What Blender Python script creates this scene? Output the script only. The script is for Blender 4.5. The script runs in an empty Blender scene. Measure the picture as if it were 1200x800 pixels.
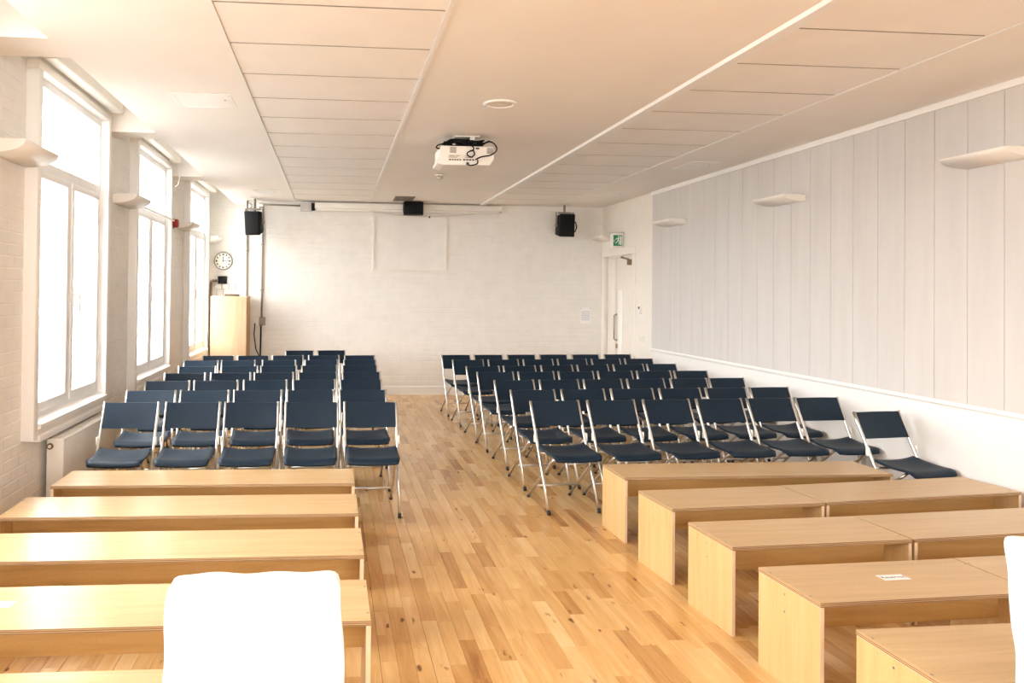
import bpy, bmesh, math, random
from mathutils import Vector, Matrix, Euler

random.seed(7)
S = bpy.context.scene
COL = S.collection

# ------------------------------------------------------------------ camera
cam_d = bpy.data.cameras.new('camera')
cam = bpy.data.objects.new('camera', cam_d)
COL.objects.link(cam)
RIGHT = Vector((0.996772, -0.079541, 0.010899))
UP = Vector((-0.01181, -0.010996, 0.99987))
BACK = Vector((-0.079411, -0.996771, -0.0119))
cam.matrix_world = Matrix(((RIGHT.x, UP.x, BACK.x, 0), (RIGHT.y, UP.y, BACK.y, 0), (RIGHT.z, UP.z, BACK.z, 1.6), (0, 0, 0, 1)))
cam_d.sensor_width = 36.0
cam_d.lens = 26.52
cam_d.shift_x = 0.1156
cam_d.shift_y = -0.0571
cam_d.clip_start = 0.05
cam_d.clip_end = 200
S.camera = cam

# ------------------------------------------------------------------ sky and light
W = bpy.data.worlds.new('overcast_sky')
S.world = W
W.use_nodes = True
bg = W.node_tree.nodes['Background']
bg.inputs['Color'].default_value = (0.985, 0.975, 1.0, 1)
bg.inputs['Strength'].default_value = 6.0
S.view_settings.view_transform = 'Standard'
S.view_settings.look = 'None'
S.view_settings.gamma = 1.0
S.view_settings.use_curve_mapping = False
S.view_settings.exposure = 1.88
S.cycles.use_denoising = True
S.cycles.max_bounces = 14
S.cycles.diffuse_bounces = 9
S.cycles.glossy_bounces = 5
S.cycles.transparent_max_bounces = 12
S.cycles.sample_clamp_indirect = 8.0
S.cycles.caustics_reflective = False
S.cycles.caustics_refractive = False

# windows in the left wall: (y0, y1) of the outer casing; the first two carry on the row out of view, added to light the room
CASINGS = [(-0.05, 1.57), (2.50, 4.12), (5.08, 6.70), (7.59, 9.21), (10.30, 11.90)]
SILL_Z, HEAD_Z = 0.60, 3.10
FILL_WINDOWS = [(-1.4, 0.8), (1.5, 3.7)]      # x ranges of unseen windows added behind the camera as fill light
for y0, y1 in CASINGS:                       # sky portals: they only guide the sampling of the sky through each window
    ld = bpy.data.lights.new('window_portal', 'AREA')
    ld.shape = 'RECTANGLE'
    ld.size = HEAD_Z - SILL_Z
    ld.size_y = y1 - y0
    ld.cycles.is_portal = True
    lo = bpy.data.objects.new('window_portal', ld)
    COL.objects.link(lo)
    lo.location = (-2.42, (y0 + y1) / 2, (HEAD_Z + SILL_Z) / 2)
    lo.rotation_euler = (0, math.radians(-90), 0)

for x0, x1 in FILL_WINDOWS:
    ld = bpy.data.lights.new('window_portal', 'AREA')
    ld.shape = 'RECTANGLE'; ld.size = x1 - x0; ld.size_y = 1.3
    ld.cycles.is_portal = True
    lo = bpy.data.objects.new('window_portal', ld)
    COL.objects.link(lo)
    lo.location = ((x0 + x1) / 2, -2.95, 2.15)
    lo.rotation_euler = (math.radians(90), 0, 0)

# ------------------------------------------------------------------ materials
def new_mat(name):
    m = bpy.data.materials.new(name)
    m.use_nodes = True
    nt = m.node_tree
    b = nt.nodes['Principled BSDF']
    return m, nt, b

def setp(b, col=None, rough=None, metal=None, spec=None, coat=None, coat_rough=None):
    if col is not None: b.inputs['Base Color'].default_value = (*col, 1)
    if rough is not None: b.inputs['Roughness'].default_value = rough
    if metal is not None: b.inputs['Metallic'].default_value = metal
    if spec is not None: b.inputs['Specular IOR Level'].default_value = spec
    if coat is not None: b.inputs['Coat Weight'].default_value = coat
    if coat_rough is not None: b.inputs['Coat Roughness'].default_value = coat_rough

def N(nt, t, **kw):
    n = nt.nodes.new(t)
    for k, v in kw.items():
        if k in n.inputs.keys(): n.inputs[k].default_value = v
        else: setattr(n, k, v)
    return n

def ramp(nt, stops):
    r = nt.nodes.new('ShaderNodeValToRGB')
    e = r.color_ramp.elements
    while len(e) < len(stops): e.new(0.5)
    for i, (p, c) in enumerate(stops):
        e[i].position = p
        e[i].color = (*c, 1) if len(c) == 3 else c
    return r

def plain(name, col, rough=0.5, metal=0.0, spec=0.5, var=0.04, scale=6.0, bump=0.0, bscale=200.0):
    """a painted or moulded surface with a little uneven tone"""
    m, nt, b = new_mat(name)
    setp(b, col, rough, metal, spec)
    tc = N(nt, 'ShaderNodeTexCoord')
    n = N(nt, 'ShaderNodeTexNoise', Scale=scale, Detail=3.0)
    nt.links.new(tc.outputs['Object'], n.inputs['Vector'])
    r = ramp(nt, [(0.3, tuple(c * (1 - var) for c in col)), (0.7, tuple(min(1, c * (1 + var)) for c in col))])
    nt.links.new(n.outputs['Fac'], r.inputs['Fac'])
    nt.links.new(r.outputs['Color'], b.inputs['Base Color'])
    if bump:
        n2 = N(nt, 'ShaderNodeTexNoise', Scale=bscale, Detail=2.0)
        nt.links.new(tc.outputs['Object'], n2.inputs['Vector'])
        bp = N(nt, 'ShaderNodeBump', Strength=bump, Distance=0.002)
        nt.links.new(n2.outputs['Fac'], bp.inputs['Height'])
        nt.links.new(bp.outputs['Normal'], b.inputs['Normal'])
    return m

def wood(name, lo, mid, hi, axis, rough=0.35, coat=0.0, scale=1.0):
    """plywood veneer: grain stretched along an axis of the part"""
    m, nt, b = new_mat(name)
    setp(b, mid, rough, 0, 0.3, coat, 0.15)
    tc = N(nt, 'ShaderNodeTexCoord')
    oi = N(nt, 'ShaderNodeObjectInfo')
    add = N(nt, 'ShaderNodeVectorMath', operation='ADD')
    mul = N(nt, 'ShaderNodeVectorMath', operation='SCALE')
    nt.links.new(oi.outputs['Location'], mul.inputs[0]); mul.inputs['Scale'].default_value = 3.7
    nt.links.new(tc.outputs['Object'], add.inputs[0]); nt.links.new(mul.outputs[0], add.inputs[1])
    mp = N(nt, 'ShaderNodeMapping')
    sc = [14.0 * scale] * 3
    sc[axis] = 0.9 * scale
    mp.inputs['Scale'].default_value = sc
    nt.links.new(add.outputs[0], mp.inputs['Vector'])
    n = N(nt, 'ShaderNodeTexNoise', Scale=1.6, Detail=6.0, Roughness=0.6, Distortion=0.6)
    nt.links.new(mp.outputs[0], n.inputs['Vector'])
    r = ramp(nt, [(0.25, lo), (0.5, mid), (0.78, hi)])
    nt.links.new(n.outputs['Fac'], r.inputs['Fac'])
    n2 = N(nt, 'ShaderNodeTexNoise', Scale=110.0, Detail=2.0)
    nt.links.new(add.outputs[0], n2.inputs['Vector'])
    mx = N(nt, 'ShaderNodeMixRGB', blend_type='MULTIPLY')
    mx.inputs['Fac'].default_value = 0.16
    nt.links.new(r.outputs['Color'], mx.inputs['Color1']); nt.links.new(n2.outputs['Fac'], mx.inputs['Color2'])
    nt.links.new(mx.outputs['Color'], b.inputs['Base Color'])
    return m

def ply_edge(name):
    m, nt, b = new_mat(name)
    setp(b, (0.5, 0.3, 0.14), 0.6)
    tc = N(nt, 'ShaderNodeTexCoord')
    w = N(nt, 'ShaderNodeTexWave', wave_type='BANDS', bands_direction='Z', Scale=48.0, Distortion=0.6, Detail=2.0)
    nt.links.new(tc.outputs['Object'], w.inputs['Vector'])
    r = ramp(nt, [(0.2, (0.15, 0.08, 0.032)), (0.7, (0.50, 0.32, 0.16))])
    nt.links.new(w.outputs['Fac'], r.inputs['Fac'])
    nt.links.new(r.outputs['Color'], b.inputs['Base Color'])
    return m

def floor_mat():
    m, nt, b = new_mat('beech_strip')
    setp(b, rough=0.3, spec=0.5)
    tc = N(nt, 'ShaderNodeTexCoord')
    at = N(nt, 'ShaderNodeAttribute', attribute_name='tone')
    off = N(nt, 'ShaderNodeCombineXYZ')
    k = N(nt, 'ShaderNodeMath', operation='MULTIPLY'); k.inputs[1].default_value = 37.0
    nt.links.new(at.outputs['Fac'], k.inputs[0])
    nt.links.new(k.outputs[0], off.inputs['Z'])
    add = N(nt, 'ShaderNodeVectorMath', operation='ADD')
    nt.links.new(tc.outputs['Object'], add.inputs[0]); nt.links.new(off.outputs[0], add.inputs[1])
    mp = N(nt, 'ShaderNodeMapping')
    mp.inputs['Scale'].default_value = (26, 2.2, 1)
    nt.links.new(add.outputs[0], mp.inputs['Vector'])
    g = N(nt, 'ShaderNodeTexNoise', Scale=1.0, Detail=5.0, Roughness=0.55, Distortion=0.8)
    nt.links.new(mp.outputs[0], g.inputs['Vector'])
    gm = N(nt, 'ShaderNodeMath', operation='MULTIPLY_ADD'); gm.inputs[1].default_value = 0.75; gm.inputs[2].default_value = -0.38
    nt.links.new(g.outputs['Fac'], gm.inputs[0])
    sm = N(nt, 'ShaderNodeMath', operation='ADD')
    nt.links.new(at.outputs['Fac'], sm.inputs[0]); nt.links.new(gm.outputs[0], sm.inputs[1])
    r = ramp(nt, [(0.02, (0.27, 0.112, 0.028)), (0.25, (0.46, 0.23, 0.068)), (0.6, (0.625, 0.368, 0.135)), (0.98, (0.75, 0.505, 0.245))])
    nt.links.new(sm.outputs[0], r.inputs['Fac'])
    # sparse knots and mineral streaks
    mp2 = N(nt, 'ShaderNodeMapping'); mp2.inputs['Scale'].default_value = (11.0, 4.2, 1)
    nt.links.new(add.outputs[0], mp2.inputs['Vector'])
    v = N(nt, 'ShaderNodeTexVoronoi', Scale=1.0, Randomness=1.0)
    nt.links.new(mp2.outputs[0], v.inputs['Vector'])
    nz = N(nt, 'ShaderNodeTexNoise', Scale=4.0, Detail=4.0)
    nt.links.new(mp2.outputs[0], nz.inputs['Vector'])
    da = N(nt, 'ShaderNodeMath', operation='MULTIPLY_ADD'); da.inputs[1].default_value = 0.5; da.inputs[2].default_value = -0.25
    nt.links.new(nz.outputs['Fac'], da.inputs[0])
    db = N(nt, 'ShaderNodeMath', operation='ADD')
    nt.links.new(v.outputs['Distance'], db.inputs[0]); nt.links.new(da.outputs[0], db.inputs[1])
    kr = ramp(nt, [(0.02, (1, 1, 1)), (0.13, (0, 0, 0))])
    nt.links.new(db.outputs[0], kr.inputs['Fac'])
    mx = N(nt, 'ShaderNodeMixRGB')
    nt.links.new(kr.outputs['Color'], mx.inputs['Fac'])
    nt.links.new(r.outputs['Color'], mx.inputs['Color1'])
    mx.inputs['Color2'].default_value = (0.17, 0.065, 0.02, 1)
    nt.links.new(mx.outputs['Color'], b.inputs['Base Color'])
    rr = N(nt, 'ShaderNodeMapRange'); rr.inputs['To Min'].default_value = 0.16; rr.inputs['To Max'].default_value = 0.27
    nt.links.new(g.outputs['Fac'], rr.inputs['Value'])
    nt.links.new(rr.outputs[0], b.inputs['Roughness'])
    return m

def glass_mat():
    m = bpy.data.materials.new('window_glass'); m.use_nodes = True
    nt = m.node_tree
    nt.nodes.clear()
    o = nt.nodes.new('ShaderNodeOutputMaterial')
    t = nt.nodes.new('ShaderNodeBsdfTransparent'); t.inputs['Color'].default_value = (0.97, 0.98, 0.97, 1)
    g = nt.nodes.new('ShaderNodeBsdfGlossy'); g.inputs['Roughness'].default_value = 0.03
    mx = nt.nodes.new('ShaderNodeMixShader'); mx.inputs[0].default_value = 0.06
    nt.links.new(t.outputs[0], mx.inputs[1]); nt.links.new(g.outputs[0], mx.inputs[2]); nt.links.new(mx.outputs[0], o.inputs[0])
    return m

def board_mat():
    """off-white woven wall boards, slightly streaked"""
    m, nt, b = new_mat('woven_board')
    setp(b, rough=0.85, spec=0.2)
    tc = N(nt, 'ShaderNodeTexCoord')
    mp = N(nt, 'ShaderNodeMapping'); mp.inputs['Scale'].default_value = (1, 5, 0.6)
    nt.links.new(tc.outputs['Object'], mp.inputs['Vector'])
    n = N(nt, 'ShaderNodeTexNoise', Scale=1.5, Detail=6.0, Roughness=0.65)
    nt.links.new(mp.outputs[0], n.inputs['Vector'])
    r = ramp(nt, [(0.3, (0.565, 0.538, 0.512)), (0.7, (0.612, 0.584, 0.557))])
    nt.links.new(n.outputs['Fac'], r.inputs['Fac'])
    nt.links.new(r.outputs['Color'], b.inputs['Base Color'])
    return m

def fabric_mat():
    m, nt, b = new_mat('navy_upholstery')
    setp(b, rough=0.5, spec=0.28)
    tc = N(nt, 'ShaderNodeTexCoord')
    n = N(nt, 'ShaderNodeTexNoise', Scale=420.0, Detail=1.0)
    nt.links.new(tc.outputs['Object'], n.inputs['Vector'])
    r = ramp(nt, [(0.3, (0.0025, 0.011, 0.023)), (0.7, (0.006, 0.021, 0.041))])
    nt.links.new(n.outputs['Fac'], r.inputs['Fac'])
    nt.links.new(r.outputs['Color'], b.inputs['Base Color'])
    bp = N(nt, 'ShaderNodeBump', Strength=0.25, Distance=0.001)
    nt.links.new(n.outputs['Fac'], bp.inputs['Height'])
    nt.links.new(bp.outputs['Normal'], b.inputs['Normal'])
    return m

def print_mat(name):
    """paper with faint lines of print"""
    m, nt, b = new_mat(name)
    setp(b, rough=0.6)
    tc = N(nt, 'ShaderNodeTexCoord')
    w = N(nt, 'ShaderNodeTexWave', wave_type='BANDS', bands_direction='Z', Scale=14.0, Distortion=0.0)
    nt.links.new(tc.outputs['Object'], w.inputs['Vector'])
    r = ramp(nt, [(0.0, (0.42, 0.42, 0.45)), (0.3, (0.8, 0.8, 0.82))])
    nt.links.new(w.outputs['Fac'], r.inputs['Fac'])
    nt.links.new(r.outputs['Color'], b.inputs['Base Color'])
    return m

M_brick = plain('cream_painted_brick', (0.79, 0.768, 0.725), 0.5, var=0.03, bump=0.35, bscale=60)
M_plaster = plain('cream_plaster', (0.79, 0.75, 0.68), 0.6, var=0.02)
M_ceil = plain('ceiling_plaster', (0.88, 0.845, 0.805), 0.8, var=0.015, scale=2)
M_tile = plain('ceiling_tile_white', (0.88, 0.85, 0.82), 0.85, var=0.02, scale=3, bump=0.2, bscale=150)
M_trim = plain('white_gloss_paint', (0.85, 0.835, 0.81), 0.35, var=0.015)
M_frame = plain('white_window_paint', (0.83, 0.835, 0.84), 0.35, var=0.02)
M_dado = plain('white_dado_paint', (0.80, 0.775, 0.74), 0.45, var=0.015)
M_board = board_mat()
M_floor = floor_mat()
M_under = plain('floor_underlay', (0.20, 0.10, 0.04), 0.8)
M_glass = glass_mat()
M_plyx = wood('birch_ply_along', (0.52, 0.335, 0.155), (0.60, 0.405, 0.195), (0.66, 0.47, 0.25), 0, 0.3, 0.0)
M_plyz = wood('birch_ply_upright', (0.54, 0.345, 0.145), (0.62, 0.415, 0.185), (0.68, 0.48, 0.235), 2, 0.4, 0.0)
M_rail = wood('birch_ply_rail', (0.46, 0.265, 0.085), (0.57, 0.35, 0.125), (0.63, 0.41, 0.165), 0, 0.45)
M_edge = ply_edge('ply_edge')
M_pale_edge = plain('pale_ply_edge', (0.72, 0.54, 0.36), 0.5)
M_fabric = fabric_mat()
M_chrome = plain('satin_silver_tube', (0.70, 0.68, 0.64), 0.28, metal=1.0, var=0.03)
M_rubber = plain('black_rubber', (0.015, 0.015, 0.016), 0.6)
M_black = plain('black_plastic', (0.004, 0.004, 0.0045), 0.6, spec=0.2)
M_steel = plain('screw_steel', (0.30, 0.28, 0.25), 0.4, metal=0.9)
M_pvc = plain('white_plastic', (0.80, 0.77, 0.71), 0.4, var=0.02)
M_cream = plain('cream_plastic', (0.74, 0.69, 0.60), 0.4, var=0.02)
M_grey = plain('grey_plastic', (0.50, 0.49, 0.46), 0.5)
M_vent = plain('dark_grille', (0.20, 0.17, 0.14), 0.6)
M_sconce = plain('sconce_white', (0.80, 0.76, 0.70), 0.5, var=0.02)
M_opal = plain('opal_cover', (0.9, 0.88, 0.84), 0.5)
M_conduit = plain('galvanised_conduit', (0.28, 0.25, 0.20), 0.5, metal=0.3)
M_dkpipe = plain('brown_pipe', (0.16, 0.11, 0.07), 0.5)
M_red = plain('red_plastic', (0.33, 0.015, 0.012), 0.4)
M_green = plain('exit_green', (0.01, 0.22, 0.09), 0.4)
M_white = plain('white_print', (0.85, 0.87, 0.85), 0.5)
M_cab = wood('pale_beech', (0.70, 0.47, 0.28), (0.78, 0.55, 0.34), (0.83, 0.61, 0.40), 2, 0.4)
M_cabside = wood('pale_beech_side', (0.50, 0.30, 0.14), (0.58, 0.37, 0.18), (0.62, 0.42, 0.22), 2, 0.5)
M_cloth = plain('white_slipcover', (0.80, 0.785, 0.78), 0.85, var=0.015, bump=0.3, bscale=300)
M_paper = plain('label_paper', (0.85, 0.84, 0.82), 0.6)
M_ink = plain('dark_ink', (0.05, 0.05, 0.06), 0.6)
M_print = print_mat('printed_notice')
M_bronze = plain('bronze_metal', (0.25, 0.17, 0.08), 0.4, metal=0.8)
M_grid = plain('grey_tile_grid', (0.42, 0.38, 0.33), 0.7)
M_shadowgap = plain('dark_gap', (0.03, 0.025, 0.02), 0.8)
M_pave = plain('pale_paving', (0.22, 0.215, 0.20), 0.9, scale=2)
M_radfront = plain('radiator_enamel', (0.72, 0.70, 0.67), 0.3, var=0.02)

# ------------------------------------------------------------------ mesh helpers
class MB:
    def __init__(s):
        s.v = []; s.f = []; s.mi = []; s.sm = []; s.tone = []
    def add(s, vs, fs, mi=0, smooth=False, tone=0.5):
        o = len(s.v)
        s.v += [tuple(x) for x in vs]
        for f in fs:
            s.f.append([i + o for i in f]); s.mi.append(mi); s.sm.append(smooth); s.tone.append(tone)
        return s
    def box(s, x0, x1, y0, y1, z0, z1, mi=0, tone=0.5, mis=None):
        vs = [(x0, y0, z0), (x1, y0, z0), (x1, y1, z0), (x0, y1, z0), (x0, y0, z1), (x1, y0, z1), (x1, y1, z1), (x0, y1, z1)]
        fs = [(3, 2, 1, 0), (4, 5, 6, 7), (0, 1, 5, 4), (2, 3, 7, 6), (1, 2, 6, 5), (3, 0, 4, 7)]   # -z +z -y +y +x -x
        if mis is None: return s.add(vs, fs, mi, False, tone)
        for f, k in zip(fs, mis): s.add(vs, [f], k, False, tone)
        return s
    def bbox(s, x0, x1, y0, y1, z0, z1, w, mi=0, seg=2, tone=0.5, smooth=True):
        """a box with rounded edges"""
        bm = bmesh.new()
        bmesh.ops.create_cube(bm, size=1)
        for v in bm.verts:
            v.co = Vector((x0 if v.co.x < 0 else x1, y0 if v.co.y < 0 else y1, z0 if v.co.z < 0 else z1))
        bmesh.ops.bevel(bm, geom=list(bm.edges), offset=w, segments=seg, profile=0.5, affect='EDGES')
        bm.verts.index_update()
        s.add([v.co[:] for v in bm.verts], [[v.index for v in f.verts] for f in bm.faces], mi, smooth, tone)
        bm.free()
        return s
    def tube(s, pts, r, n=10, mi=0, ry=None, caps=True, closed=False):
        pts = [Vector(p) for p in pts]
        rings = []
        T0 = None
        for i, p in enumerate(pts):
            a = pts[i - 1] if i else (pts[-1] if closed else p)
            c = pts[i + 1] if i < len(pts) - 1 else (pts[0] if closed else p)
            t = (c - a).normalized()
            if T0 is None:
                u = t.orthogonal().normalized() if abs(t.x) > 0.9 else (Vector((1, 0, 0)) - t * t.x).normalized()
            else:
                u = (T0.rotation_difference(t) @ u)
                u = (u - t * u.dot(t)).normalized()
            T0 = t
            w = t.cross(u)
            rr = r[i] if isinstance(r, (list, tuple)) else r
            r2 = rr if ry is None else ry
            rings.append([p + u * rr * math.cos(2 * math.pi * k / n) + w * r2 * math.sin(2 * math.pi * k / n) for k in range(n)])
        vs = [v for R in rings for v in R]
        fs = []
        m = len(rings)
        for i in range(m if closed else m - 1):
            j = (i + 1) % m
            for k in range(n):
                fs.append((i * n + k, i * n + (k + 1) % n, j * n + (k + 1) % n, j * n + k))
        s.add(vs, fs, mi, True)
        if caps and not closed:
            s.add(rings[0], [tuple(reversed(range(n)))], mi)
            s.add(rings[-1], [tuple(range(n))], mi)
        return s
    def prism(s, poly, axis, a, b, mi=0, smooth=False):
        """poly: 2-D outline extruded along axis 0/1/2 from a to b"""
        def P(p, t):
            return (t, p[0], p[1]) if axis == 0 else (p[0], t, p[1]) if axis == 1 else (p[0], p[1], t)
        n = len(poly)
        A = [P(p, a) for p in poly]; B = [P(p, b) for p in poly]
        s.add(A + B, [(i, (i + 1) % n, n + (i + 1) % n, n + i) for i in range(n)], mi, smooth)
        s.add(A, [tuple(reversed(range(n)))], mi)
        s.add(B, [tuple(range(n))], mi)
        return s
    def lathe(s, prof, n=24, at=(0, 0, 0), axis=2, mi=0, smooth=True):
        vs = []
        for r, h in prof:
            for k in range(n):
                c, q = r * math.cos(2 * math.pi * k / n), r * math.sin(2 * math.pi * k / n)
                p = (c, q, h) if axis == 2 else (c, h, q) if axis == 1 else (h, c, q)
                vs.append((p[0] + at[0], p[1] + at[1], p[2] + at[2]))
        fs = []
        for i in range(len(prof) - 1):
            for k in range(n):
                fs.append((i * n + k, i * n + (k + 1) % n, (i + 1) * n + (k + 1) % n, (i + 1) * n + k))
        s.add(vs, fs, mi, smooth)
        m = (len(prof) - 1) * n
        if prof[0][0] > 1e-6: s.add(vs[:n], [tuple(range(n))], mi)
        if prof[-1][0] > 1e-6: s.add(vs[m:], [tuple(range(n))], mi)
        return s
    def mesh(s, name, mats, tone=False, merge=True):
        me = bpy.data.meshes.new(name)
        me.from_pydata(s.v, [], s.f)
        for m in (mats if isinstance(mats, (list, tuple)) else [mats]): me.materials.append(m)
        me.polygons.foreach_set('material_index', s.mi)
        me.polygons.foreach_set('use_smooth', s.sm)
        if tone:
            a = me.attributes.new('tone', 'FLOAT', 'FACE')
            a.data.foreach_set('value', s.tone)
        bm = bmesh.new(); bm.from_mesh(me)
        if merge: bmesh.ops.remove_doubles(bm, verts=bm.verts, dist=1e-6)
        bmesh.ops.recalc_face_normals(bm, faces=bm.faces)
        bm.to_mesh(me); bm.free()
        me.update()
        return me
    def build(s, name, mats, parent=None, tone=False, loc=None, **kw):
        o = bpy.data.objects.new(name, s.mesh(name, mats, tone))
        COL.objects.link(o)
        if parent is not None: o.parent = parent
        if loc is not None: o.location = loc
        for k, v in kw.items(): o[k] = v
        return o

def link(name, me, parent=None, loc=None):
    o = bpy.data.objects.new(name, me); COL.objects.link(o)
    if parent is not None: o.parent = parent
    if loc is not None: o.location = loc
    return o

def tag(o, label, cat, group=None):
    o['label'] = label; o['category'] = cat
    if group: o['group'] = group
    return o

def thing(name, label, cat, loc=(0, 0, 0), rz=0.0, group=None):
    o = bpy.data.objects.new(name, None)
    COL.objects.link(o)
    o.empty_display_size = 0.1
    o.location = loc; o.rotation_euler = (0, 0, rz)
    return tag(o, label, cat, group)

def struct(mb, name, mats, **kw):
    o = mb.build(name, mats, **kw)
    o['kind'] = 'structure'
    return o

def dup(root, loc, rz):
    r = root.copy(); COL.objects.link(r)
    r.location = loc; r.rotation_euler = (0, 0, rz)
    for ch in list(root.children):
        c = ch.copy(); COL.objects.link(c); c.parent = r
        for g in list(ch.children):
            d = g.copy(); COL.objects.link(d); d.parent = c
    return r

# ------------------------------------------------------------------ room shell
XL, XR, YB, YF, ZC = -2.01, 4.27, 11.72, -2.6, 2.98
XA, YA = -1.345, 12.36                      # the alcove left of the projecting back wall
PT = 3.42                                   # top of the window pockets in the ceiling
# floor --------------------------------------------------------------
floor = struct(MB().box(-2.4, 4.6, YF - 0.3, YA + 0.3, -0.25, -0.012), 'floor', M_under)
PW = 0.075
rng = random.Random(21)
planks = []
nx = int((XR + 2.03) / PW) + 1
for i in range(nx):
    x0 = -2.03 + i * PW
    y = YF + rng.uniform(-0.5, 0)
    ye = YA if x0 + PW < XA else YB
    while y < ye:
        L = rng.choice([0.28, 0.36, 0.42, 0.5, 0.5, 0.58]) * rng.uniform(0.9, 1.1)
        a, b = max(y, YF), min(y + L, ye)
        if b - a > 0.02 and x0 < XR:
            t = min(1, max(0, rng.gauss(0.58, 0.13)))
            if rng.random() < 0.07: t = rng.uniform(0.15, 0.32)
            planks.append((x0, min(x0 + PW, XR + 0.0), a, b, t, 0.0011 if i % 3 == 0 else 0.0004))
        y += L
def plank_into(mb, p):
    x0, x1, a, b, t, g = p
    w = 0.0006
    X0, X1, A, B = x0 + g, x1 - 0.0004, a + 0.0004, b - 0.0004
    vs = [(X0, A, -0.012), (X1, A, -0.012), (X1, B, -0.012), (X0, B, -0.012), (X0, A, -w), (X1, A, -w), (X1, B, -w), (X0, B, -w),
          (X0 + w, A + w, 0), (X1 - w, A + w, 0), (X1 - w, B - w, 0), (X0 + w, B - w, 0)]
    fs = [(8, 9, 10, 11)]
    for k in range(4):
        j = (k + 1) % 4
        fs += [(k, j, 4 + j, 4 + k), (4 + k, 4 + j, 8 + j, 8 + k)]
    mb.add(vs, fs, 0, False, t)
def seen_plank(p):
    cx, cy = (p[0] + p[1]) / 2, (p[2] + p[3]) / 2
    if 0.12 < cx < 1.9 and 2.75 < cy: return cy
    if 1.9 < cx < 2.9 and 2.9 < cy < 5: return cy + 1.2
    if -1.2 < cx < -0.4 and 2.4 < cy < 2.75: return cy
    return 99
order = sorted(range(len(planks)), key=lambda i: seen_plank(planks[i]))
near = set(i for i in order[:290] if seen_plank(planks[i]) < 50)
rest = MB()
for i, p in enumerate(planks):
    if i in near:
        m = MB(); plank_into(m, p); m.build('plank', M_floor, floor, tone=True)
    else:
        plank_into(rest, p)
o = rest.build('floor_planks', M_floor, floor, tone=True); o['kind'] = 'stuff'

# left wall with its openings ------------------------------------------
mb = MB()
yy = YF
for (y0, y1) in CASINGS:
    a, b = y0 + 0.05, y1 - 0.05
    mb.box(XL - 0.30, XL - 0.003, yy, a, 0, PT)
    mb.box(XL - 0.30, XL - 0.003, a, b, 0, SILL_Z + 0.05)
    mb.box(XL - 0.30, XL - 0.003, a, b, HEAD_Z - 0.05, PT)
    yy = b
mb.box(XL - 0.30, XL - 0.003, yy, YA + 0.2, 0, PT)
wall_left = struct(mb, 'wall_left', M_brick)
mb = MB().box(XA, XR + 0.3, YB + 0.003, YA + 0.3, 0, PT)
mb.box(XL - 0.30, XA, YA + 0.003, YA + 0.3, 0, PT)
wall_back = struct(mb, 'wall_back', M_brick)
BH, BL, BD = 0.075, 0.225, 0.010
bricks_near = []; bricks_far = MB()
def brick_mb(mb, axis, u0, u1, z0, z1, j, yb=None):
    """one painted brick: a shallow pillow proud of the wall"""
    g = 0.002; w = 0.005
    face = (-0.0056 + j * 0.5)
    a0, a1, c0, c1 = u0 + g, u1 - g, z0 + g, z1 - g
    def P(d, u, z):
        return (XL - 0.003 + d, u, z) if axis == 1 else (u, (YB if yb is None else yb) + 0.003 - d, z)
    vs = [P(0, a0, c0), P(0, a1, c0), P(0, a1, c1), P(0, a0, c1),
          P(0.008 + face, a0 + w, c0 + w), P(0.008 + face, a1 - w, c0 + w), P(0.008 + face, a1 - w, c1 - w), P(0.008 + face, a0 + w, c1 - w)]
    fs = [(4, 5, 6, 7)] + [(k, (k + 1) % 4, 4 + (k + 1) % 4, 4 + k) for k in range(4)]
    mb.add(vs, fs)
brng = random.Random(5)
rows = int(PT / BH)
for r in range(rows):
    z0, z1 = r * BH, min((r + 1) * BH, PT)
    y = YF - (BL / 2 if r % 2 else 0)
    while y < YA:
        segs = [(max(y, YF), min(y + BL, YA))]
        for (c0, c1) in CASINGS:
            lo, hi = c0 + 0.03, c1 - 0.03
            if z1 > SILL_Z + 0.02 and z0 < HEAD_Z - 0.02:
                ns = []
                for a, b in segs:
                    if b <= lo or a >= hi: ns.append((a, b))
                    else:
                        if a < lo: ns.append((a, lo))
                        if b > hi: ns.append((hi, b))
                segs = ns
        for a, b in segs:
            if b - a < 0.03: continue
            j = brng.uniform(-0.0012, 0.0012)
            mid = (a + b) / 2
            if (4.25 < mid < 5.2 and z1 < 2.95) or (6.65 < mid < 7.65 and 0.3 < z0 < 2.9) :
                bricks_near.append((a, b, z0, z1, j))
            else:
                brick_mb(bricks_far, 1, a, b, z0, z1, j)
        y += BL
bricks_near.sort(key=lambda q: abs((q[0] + q[1]) / 2 - 4.3))
for q in bricks_near[:300]:
    m = MB(); brick_mb(m, 1, *q); m.build('brick', M_brick, wall_left)
for q in bricks_near[300:]: brick_mb(bricks_far, 1, *q)
o = bricks_far.build('painted_bricks', M_brick, wall_left); o['kind'] = 'stuff'
bb = MB()
for r in range(2, rows):
    z0, z1 = r * BH, min((r + 1) * BH, PT)
    x = XL - (BL / 2 if r % 2 else 0)
    while x < XR:
        a, b = max(x, XL), min(x + BL, XA)
        if b - a > 0.03: brick_mb(bb, 0, a, b, z0, z1, brng.uniform(-0.001, 0.001), YA)
        a, b = max(x, XA), min(x + BL, XR)
        if b - a > 0.03: brick_mb(bb, 0, a, b, z0, z1, brng.uniform(-0.001, 0.001))
        x += BL
o = bb.build('painted_bricks', M_brick, wall_back); o['kind'] = 'stuff'
struct(MB().prism([(YB + 0.008, 0), (YB - 0.014, 0), (YB - 0.014, 0.125), (YB - 0.006, 0.14), (YB + 0.008, 0.14)], 0, XA, XR), 'baseboard_back', M_trim)
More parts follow.
